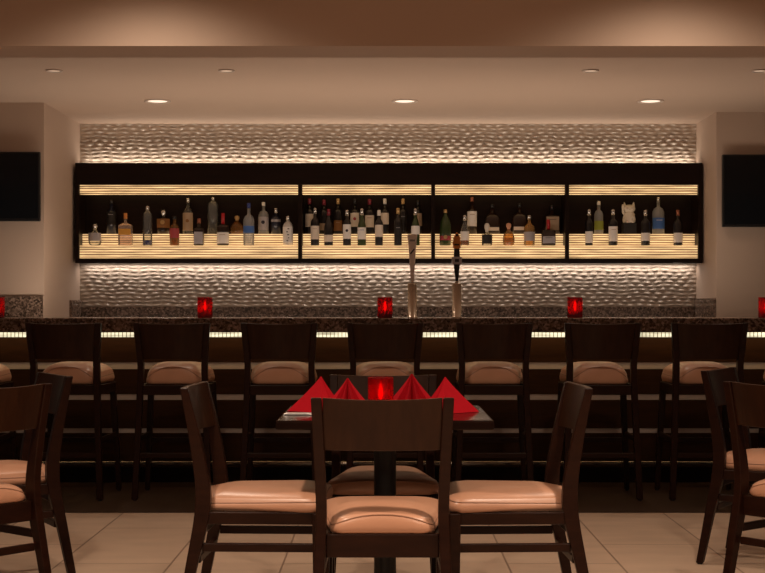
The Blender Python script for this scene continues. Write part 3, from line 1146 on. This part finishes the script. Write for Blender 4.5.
def bottle(px, top, wpx, row, shape, glass, label, cap='cap_black', lab=None, mark=None, fill=None, base=None, capfrac=None, grp='bottles on the lit shelf', label_xy=None):
    Y = YF if row == 'F' else YK
    s = 1400 / Y
    zb = ZF if row == 'F' else ZK
    H = 1.15 + (306 - top) / s - zb
    r = wpx / s / 2
    e = tag(empty('bottle', (sx(px, Y), Y, zb)), label, 'bottle', grp)
    r = min(r, 0.062)
    ry = min(r, 0.043) if row == 'F' else min(r, 0.055)
    rn = min(0.0135, r * 0.45)
    P = {
        'wine': [(0.80, 0), (0.97, 0.006), (1, 0.02), (1, 0.60), (0.96, 0.645), (0.80, 0.69), (0.55, 0.725), (None, 0.76), (None, 0.985), (None, 1.0)],
        'burgundy': [(0.82, 0), (0.98, 0.006), (1, 0.02), (1, 0.46), (0.93, 0.54), (0.72, 0.63), (0.52, 0.70), (None, 0.77), (None, 1.0)],
        'square': [(0.85, 0), (1, 0.01), (1, 0.58), (0.93, 0.63), (0.60, 0.66), (None, 0.70), (None, 1.0)],
        'tall': [(0.85, 0), (1, 0.01), (1, 0.74), (0.96, 0.80), (0.75, 0.86), (None, 0.885), (None, 1.0)],
        'liquor': [(0.85, 0), (1, 0.01), (1, 0.56), (0.94, 0.62), (0.70, 0.69), (None, 0.735), (None, 1.0)],
        'squat': [(0.55, 0), (0.80, 0.015), (0.98, 0.14), (1, 0.28), (0.90, 0.46), (0.62, 0.60), (None, 0.68), (None, 1.0)],
        'decanter': [(0.80, 0), (0.95, 0.01), (1, 0.20), (0.98, 0.50), (0.85, 0.60), (0.45, 0.68), (None, 0.74), (None, 1.0)],
        'bell': [(0.95, 0), (1, 0.02), (0.92, 0.22), (0.70, 0.42), (0.48, 0.52), (None, 0.58), (None, 1.0)],
        'champagne': [(0.85, 0), (1, 0.01), (1.02, 0.42), (0.98, 0.56), (0.84, 0.68), (0.52, 0.78), (None, 0.86), (None, 1.0)],
        'cylinder': [(0.85, 0), (1, 0.01), (1, 0.72), (0.90, 0.80), (0.66, 0.85), (None, 0.87), (None, 1.0)],
        'jug': [(0.85, 0), (1, 0.01), (1, 0.62), (0.95, 0.70), (0.6, 0.78), (None, 0.82), (None, 1.0)],
    }[shape]
    cf = capfrac if capfrac is not None else {'wine': 0.84, 'burgundy': 0.82, 'square': 0.82, 'tall': 0.92, 'liquor': 0.88, 'squat': 0.72, 'decanter': 0.86, 'bell': 0.60, 'champagne': 0.90, 'cylinder': 0.89, 'jug': 0.86}[shape]
    body = []
    for a, z in P:
        rr = rn if a is None else max(rn, a * r)
        if z > cf:
            if body and body[-1][1] < cf * H:
                body.append((rn, cf * H))
            break
        body.append((rr, z * H))
    sq = shape in ('square', 'decanter') or wpx > 14
    if sq:
        bm = bmesh.new()
        sqlathe(bm, [(a / r, z) for a, z in body], r, ry)
    else:
        bm = bmesh.new()
        lathe(bm, body, 24, sy=ry / r if r > ry else 1)
    b = link_mesh('glass_body', bm, glass, e, smooth=True)
    # stopper or capsule
    bm = bmesh.new()
    z0 = cf * H
    rc = rn * 1.10
    if cap in ('cap_peach',) or shape == 'bell' or (shape == 'squat' and cap != 'cap_black'):
        hh = H - z0
        lathe(bm, [(rc * 0.8, z0), (rc * 0.95, z0 + hh * 0.2), (rc * 1.45, z0 + hh * 0.45), (rc * 1.5, z0 + hh * 0.7), (rc * 1.1, z0 + hh * 0.93), (rc * 0.3, H)], 18)
    else:
        lathe(bm, [(rc, z0), (rc, H - 0.004), (rc * 0.85, H)], 18)
    link_mesh('cap', bm, cap, e, smooth=True)
    if lab:
        lm, t0, t1 = lab
        Z0 = 1.15 + (306 - t1) / s - zb
        Z1 = 1.15 + (306 - t0) / s - zb
        bm = bmesh.new()
        arc_label(bm, r, Z0, Z1, sq=(r, ry) if sq else None)
        if not sq and r > ry:
            bmesh.ops.scale(bm, vec=(1, ry / r, 1), verts=bm.verts)
        l = link_mesh('paper_label', bm, lm, e)
        if mark:
            bm = bmesh.new()
            yy = (-ry if sq else -r) - 0.003
            cz = (Z0 + Z1) / 2
            if mark[0] == 'dot':
                bmesh.ops.create_cone(bm, cap_ends=True, segments=16, radius1=r * 0.34, radius2=r * 0.34, depth=0.0015, matrix=Matrix.Translation((0, yy, cz + 0.008)) @ Matrix.Rotation(PI / 2, 4, 'X'))
            elif mark[0] == 'script':
                for k, (dx, w_) in enumerate(((0.15, 0.35), (-0.1, 0.3), (0.1, 0.4), (0.2, 0.25), (-0.05, 0.35))):
                    z = Z1 - (k + 0.7) * (Z1 - Z0) / 5.4
                    box(bm, dx * r - w_ * r * 0.5, dx * r + w_ * r * 0.5, yy, yy + 0.002, z - 0.004, z + 0.004)
            else:
                for k in range(1):
                    z = Z1 - (k + 1) * (Z1 - Z0) * 0.22
                    box(bm, -r * 0.5, r * 0.5, yy, yy + 0.002, z - 0.0018, z + 0.0018)
            link_mesh('label_mark', bm, mark[1], l)
    if fill:
        fm, f = fill
        bm = bmesh.new()
        if sq:
            sqlathe(bm, [(0.9, 0.006), (0.93, f * H)], r, ry)
        else:
            lathe(bm, [(r * 0.86, 0.006), (r * 0.93, 0.02), (r * 0.93, f * H)], 20, sy=ry / r)
        link_mesh('drink', bm, fm, e, smooth=False)
    return e


S1 = 'spirit bottles in the wide left bay'
bottle(95, 223.5, 13, 'F', 'squat', 'g_clear', 'squat round clear bottle with silver ball stopper, leftmost on the shelves', 'cap_silver', ('silver_label', 233, 241), grp=S1)
bottle(111.5, 199.5, 9.5, 'B', 'liquor', 'g_blueblack', 'tall near-black bottle at the back, leftmost of the rear row', 'cap_black', ('black_label', 212, 225), ('lines', 'silver_label'), grp=S1)
bottle(125.5, 213, 14, 'F', 'square', 'g_pink', 'square-shouldered bottle with orange cap and yellow label', 'cap_orange', ('yellow_label', 229, 235), grp=S1)
bottle(147.5, 206, 9.5, 'F', 'cylinder', 'g_clear', 'slim clear bottle with a solid blue base', 'cap_silver', None, None, ('g_blue', 0.13), grp=S1)
bottle(163.5, 209.5, 13, 'B', 'squat', 'g_brown', 'round brown bottle with pale ring-shaped label in rear row', 'cap_silver', ('brown_label', 219, 228), ('dot', 'cap_gold'), grp=S1)
bottle(174.5, 216, 9.5, 'F', 'liquor', 'g_amber', 'dark-necked bottle with pink-red label and amber base', 'cap_black', ('red_label', 228.5, 238), None, ('g_gold', 0.35), grp=S1)
bottle(188, 198, 10, 'B', 'liquor', 'g_clear', 'tall clear bottle with cream label and brown circle', 'cap_silver', ('tan_label', 213, 231), ('dot', 'brown_label'), grp=S1)
bottle(199, 218.5, 10, 'F', 'square', 'g_brown', 'small dark square bottle with copper cap and pale grey label', 'cap_copper', ('silver_label', 232, 244), grp=S1)
bottle(213, 197, 11, 'B', 'tall', 'g_clear', 'tallest clear broad-shouldered bottle in the left bay', 'cap_silver', None, None, grp=S1)
bottle(223, 213, 12, 'F', 'liquor', 'g_brown', 'bottle with red wax neck and pinkish white label', 'cap_red', ('white_label', 232.5, 243.5), ('lines', 'tan_label'), capfrac=0.66, grp=S1)
bottle(237, 215.5, 14, 'B', 'squat', 'g_amber', 'squat round amber flask in the rear row, left bay', 'cap_gold', None, None, ('g_amber', 0.3), grp=S1)
bottle(248.8, 203, 11, 'F', 'liquor', 'g_frost', 'clear frosted bottle with blue cap and blue label', 'cap_blue', ('blue_label', 226, 233), grp=S1)
bottle(263.5, 202, 10.5, 'B', 'liquor', 'g_frost', 'pale frosted bottle with long clear neck and dark label spot', 'cap_white', ('silver_label', 217, 230), ('dot', 'ink'), grp=S1)
bottle(276, 208, 9.5, 'B', 'liquor', 'g_blueblack', 'blue-black bottle behind the white bottle in the left bay', 'cap_silver', ('silver_label', 219.5, 222), None, capfrac=0.80, grp=S1)
bottle(288, 216, 10, 'F', 'jug', 'g_white', 'frosted white bottle with black script, right end of left bay', 'cap_silver', ('white_label', 227, 243), ('script', 'ink'), grp=S1)

S2 = 'wine bottles in the second bay'
B2 = [(309.5, 198.5, 8.5, 'cap_burgundy', ('cream_label', 214, 227), None, 'rear wine bottle with pink capsule and cream label, leftmost'),
      (324, 199.5, 8.5, 'cap_burgundy', ('tan_label', 223.5, 230.5), None, 'rear wine bottle with burgundy capsule and low tan label'),
      (338, 198.5, 8.5, 'cap_gold', ('brown_label', 220.5, 231), ('lines', 'tan_label'), 'rear wine bottle with gold capsule and brown label'),
      (354.8, 198.5, 8.8, 'cap_black', ('cream_label', 213, 227), ('dot', 'red_label'), 'rear wine bottle with cream label bearing a red emblem'),
      (369.5, 199, 9, 'cap_burgundy', ('cream_label', 215.5, 227.5), ('lines', 'brown_label'), 'rear wine bottle with burgundy capsule and picture label, bay centre'),
      (384.8, 198.5, 8, 'cap_white', ('cream_label', 213, 224.5), None, 'rear wine bottle with cream capsule and plain cream label'),
      (403, 198.5, 8, 'cap_gold', ('black_label', 215, 223), ('lines', 'silver_label'), 'rear wine bottle with gold capsule and dark label'),
      (418, 200, 8, 'cap_black', ('tan_label', 213.5, 226), None, 'rear wine bottle with dull tan label, rightmost of its bay')]
for px, tp, wd, cp, lb, mk, tx in B2:
    bottle(px, tp, wd, 'B', 'wine', 'g_wine', tx, cp, lb, mk, grp=S2)
F2 = [(315, 208, 8.6, 'wine', 'g_wine', 'cap_silver', ('cream_label', 226, 239.5), ('lines', 'tan_label'), 'front wine bottle with tall cream label, leftmost of its bay'),
      (328.6, 209, 9, 'burgundy', 'g_wine', 'cap_burgundy', ('cream_label', 235, 242), None, 'front wine bottle with red capsule and low white label'),
      (347, 210, 8.2, 'wine', 'g_wine', 'cap_silver', ('white_label', 224.5, 239), ('dot', 'ink'), 'front dark wine bottle with tall white label and dark crest'),
      (361.8, 208.5, 8.6, 'burgundy', 'g_green', 'cap_silver', ('white_label', 227.5, 239.5), ('lines', 'blue_label'), 'front green-necked wine bottle with white label and blue lines'),
      (379, 210, 8, 'wine', 'g_wine', 'cap_white', ('cream_label', 225, 237), None, 'front wine bottle with cream label beside the white tap handle'),
      (398, 208, 7.8, 'wine', 'g_wine', 'cap_gold', ('black_label', 226, 234.5), ('lines', 'silver_label'), 'front wine bottle with gold capsule and small dark label'),
      (415.5, 208.5, 8.6, 'burgundy', 'g_green', 'cap_silver', ('white_label', 226, 234.5), None, 'front green wine bottle with white label behind the tap handle')]
for px, tp, wd, sh, gl, cp, lb, mk, tx in F2:
    bottle(px, tp, wd, 'F', sh, gl, tx, cp, lb, mk, grp=S2)

S3 = 'spirit bottles in the third bay'
bottle(445.3, 209.5, 11.5, 'F', 'champagne', 'g_green', 'large green bottle with gold seal and red band', 'cap_gold', ('red_label', 236, 240.5), ('dot', 'cap_gold'), grp=S3)
bottle(464.7, 215, 8.6, 'F', 'burgundy', 'g_clear', 'small clear bottle with white label and pinkish base', 'cap_silver', ('white_label', 231.5, 240.5), None, ('g_amber', 0.18), grp=S3)
bottle(472, 197, 9.6, 'B', 'liquor', 'g_brown', 'tall brown-capped bottle with large white label, third bay', 'cap_copper', ('white_label', 211.5, 226.5), ('lines', 'tan_label'), grp=S3)
bottle(487, 223, 10.5, 'F', 'bell', 'g_clear', 'small bell-shaped bottle with tall cream stopper and black label', 'cap_white', ('black_label', 234.5, 244), grp=S3)
bottle(492.3, 204, 15, 'B', 'decanter', 'g_brown', 'dark broad rear bottle with low white label beside decanter', 'cap_black', ('cream_label', 227.5, 231), grp=S3)
bottle(508.7, 223, 12, 'F', 'squat', 'g_gold', 'squat golden bottle with round peach stopper', 'cap_peach', None, None, ('g_gold', 0.35), grp=S3)
bottle(519.5, 203, 20, 'B', 'decanter', 'g_brown', 'widest dark amber decanter in the rear of the third bay', 'cap_black', ('cream_label', 227, 230.5), grp=S3)
bottle(529.3, 215.5, 11, 'F', 'liquor', 'g_gold', 'golden bottle with slim silver neck and silver label', 'cap_silver', ('silver_label', 232, 241), grp=S3)
bottle(552, 205, 16, 'B', 'square', 'g_brown', 'dark square rear bottle with framed cream label', 'cap_black', ('tan_label', 217, 230.5), ('lines', 'black_label'), grp=S3)
bottle(548.4, 219.5, 14, 'F', 'square', 'g_brown', 'dark flat bottle with red ribbon neck and white cap', 'cap_red', ('silver_label', 236.5, 243.5), ('lines', 'black_label'), capfrac=0.60, grp=S3)

S4 = 'bottles in the right bay'
bottle(589, 209.5, 7.6, 'F', 'wine', 'g_wine', 'slim dark wine bottle with low white label, leftmost in right bay', 'cap_silver', ('white_label', 231.5, 243), grp=S4)
bottle(598.7, 201, 9, 'B', 'liquor', 'g_frost', 'clear bottle with yellow-green label behind the slim wine bottle', 'cap_white', ('green_label', 221, 230), grp=S4)
bottle(613, 209.5, 9, 'F', 'wine', 'g_wine', 'dark wine bottle with tall white label left of the cat figurine', 'cap_silver', ('white_label', 226.5, 241.5), ('lines', 'tan_label'), grp=S4)
bottle(645.5, 210, 9, 'F', 'wine', 'g_wine', 'dark wine bottle right of the cat figurine, short white label', 'cap_silver', ('white_label', 233, 241), grp=S4)
bottle(658.3, 197, 12, 'B', 'liquor', 'g_frost', 'large clear bottle with blue label in the right bay', 'cap_silver', ('blue_label', 218, 229), ('lines', 'white_label'), grp=S4)
bottle(678, 210, 9, 'F', 'wine', 'g_wine', 'dark wine bottle with low white label, rightmost on the shelves', 'cap_copper', ('white_label', 233, 242.5), grp=S4)


# white cat figurine sitting on a dark box
def figurine():
    s = 1400 / YK
    zc = ZK
    x = sx(629, YK)
    # dark plinth it sits on
    bm = bmesh.new(); box(bm, -0.058, 0.058, -0.045, 0.045, 0, 0.093)
    p = link_mesh('display_box', bm, 'black_label', bevel=0.006, loc=(x, YK, zc))
    tag(p, 'black box on the upper step carrying the white cat figurine', 'box')
    e = tag(empty('cat_figurine', (x, YK, zc + 0.0935)), 'white ceramic cat figurine with one raised paw on a black box', 'figurine')
    bm = bmesh.new()
    lathe(bm, [(0.040, 0), (0.052, 0.008), (0.056, 0.03), (0.050, 0.06), (0.042, 0.085), (0.040, 0.095)], 24, sy=0.8)
    # head
    rings = []
    for k in range(1, 12):
        a = PI * k / 12
        rings.append([(0.052 * math.sin(a) * math.cos(t), 0.040 * math.sin(a) * math.sin(t) - 0.004, 0.122 - 0.037 * math.cos(a)) for t in [2 * PI * q / 24 for q in range(24)]])
    loft(bm, rings)
    for sgn in (-1, 1):
        # ear
        rings = []
        for f, z in ((1, 0.138), (0.75, 0.155), (0.4, 0.170), (0.08, 0.180)):
            cx = sgn * (0.034 + 0.006 * (z - 0.138) / 0.04)
            rings.append([(cx + 0.016 * f * math.cos(t), 0.010 * f * math.sin(t), z) for t in [2 * PI * q / 10 for q in range(10)]])
        loft(bm, rings)
        # feet
        rings = []
        for k in range(1, 8):
            a = PI * k / 8
            rings.append([(sgn * 0.024 + 0.016 * math.sin(a) * math.cos(t), -0.036 + 0.018 * math.sin(a) * math.sin(t), 0.012 - 0.012 * math.cos(a)) for t in [2 * PI * q / 12 for q in range(12)]])
        loft(bm, rings)
    tube(bm, [(-0.038, -0.012, 0.070), (-0.054, -0.020, 0.095), (-0.056, -0.024, 0.130), (-0.053, -0.026, 0.158)], 0.0115, 10)
    tube(bm, [(0.036, -0.020, 0.075), (0.032, -0.038, 0.055), (0.020, -0.044, 0.046)], 0.011, 10)
    link_mesh('body', bm, 'cat_white', e, smooth=True)
    bm = bmesh.new()
    for sgn in (-1, 1):
        box(bm, sgn * 0.020 - 0.006, sgn * 0.020 + 0.006, -0.0445, -0.040, 0.125, 0.128)
    box(bm, -0.004, 0.004, -0.046, -0.042, 0.113, 0.116)
    link_mesh('face_marks', bm, 'brown_label', e)


figurine()
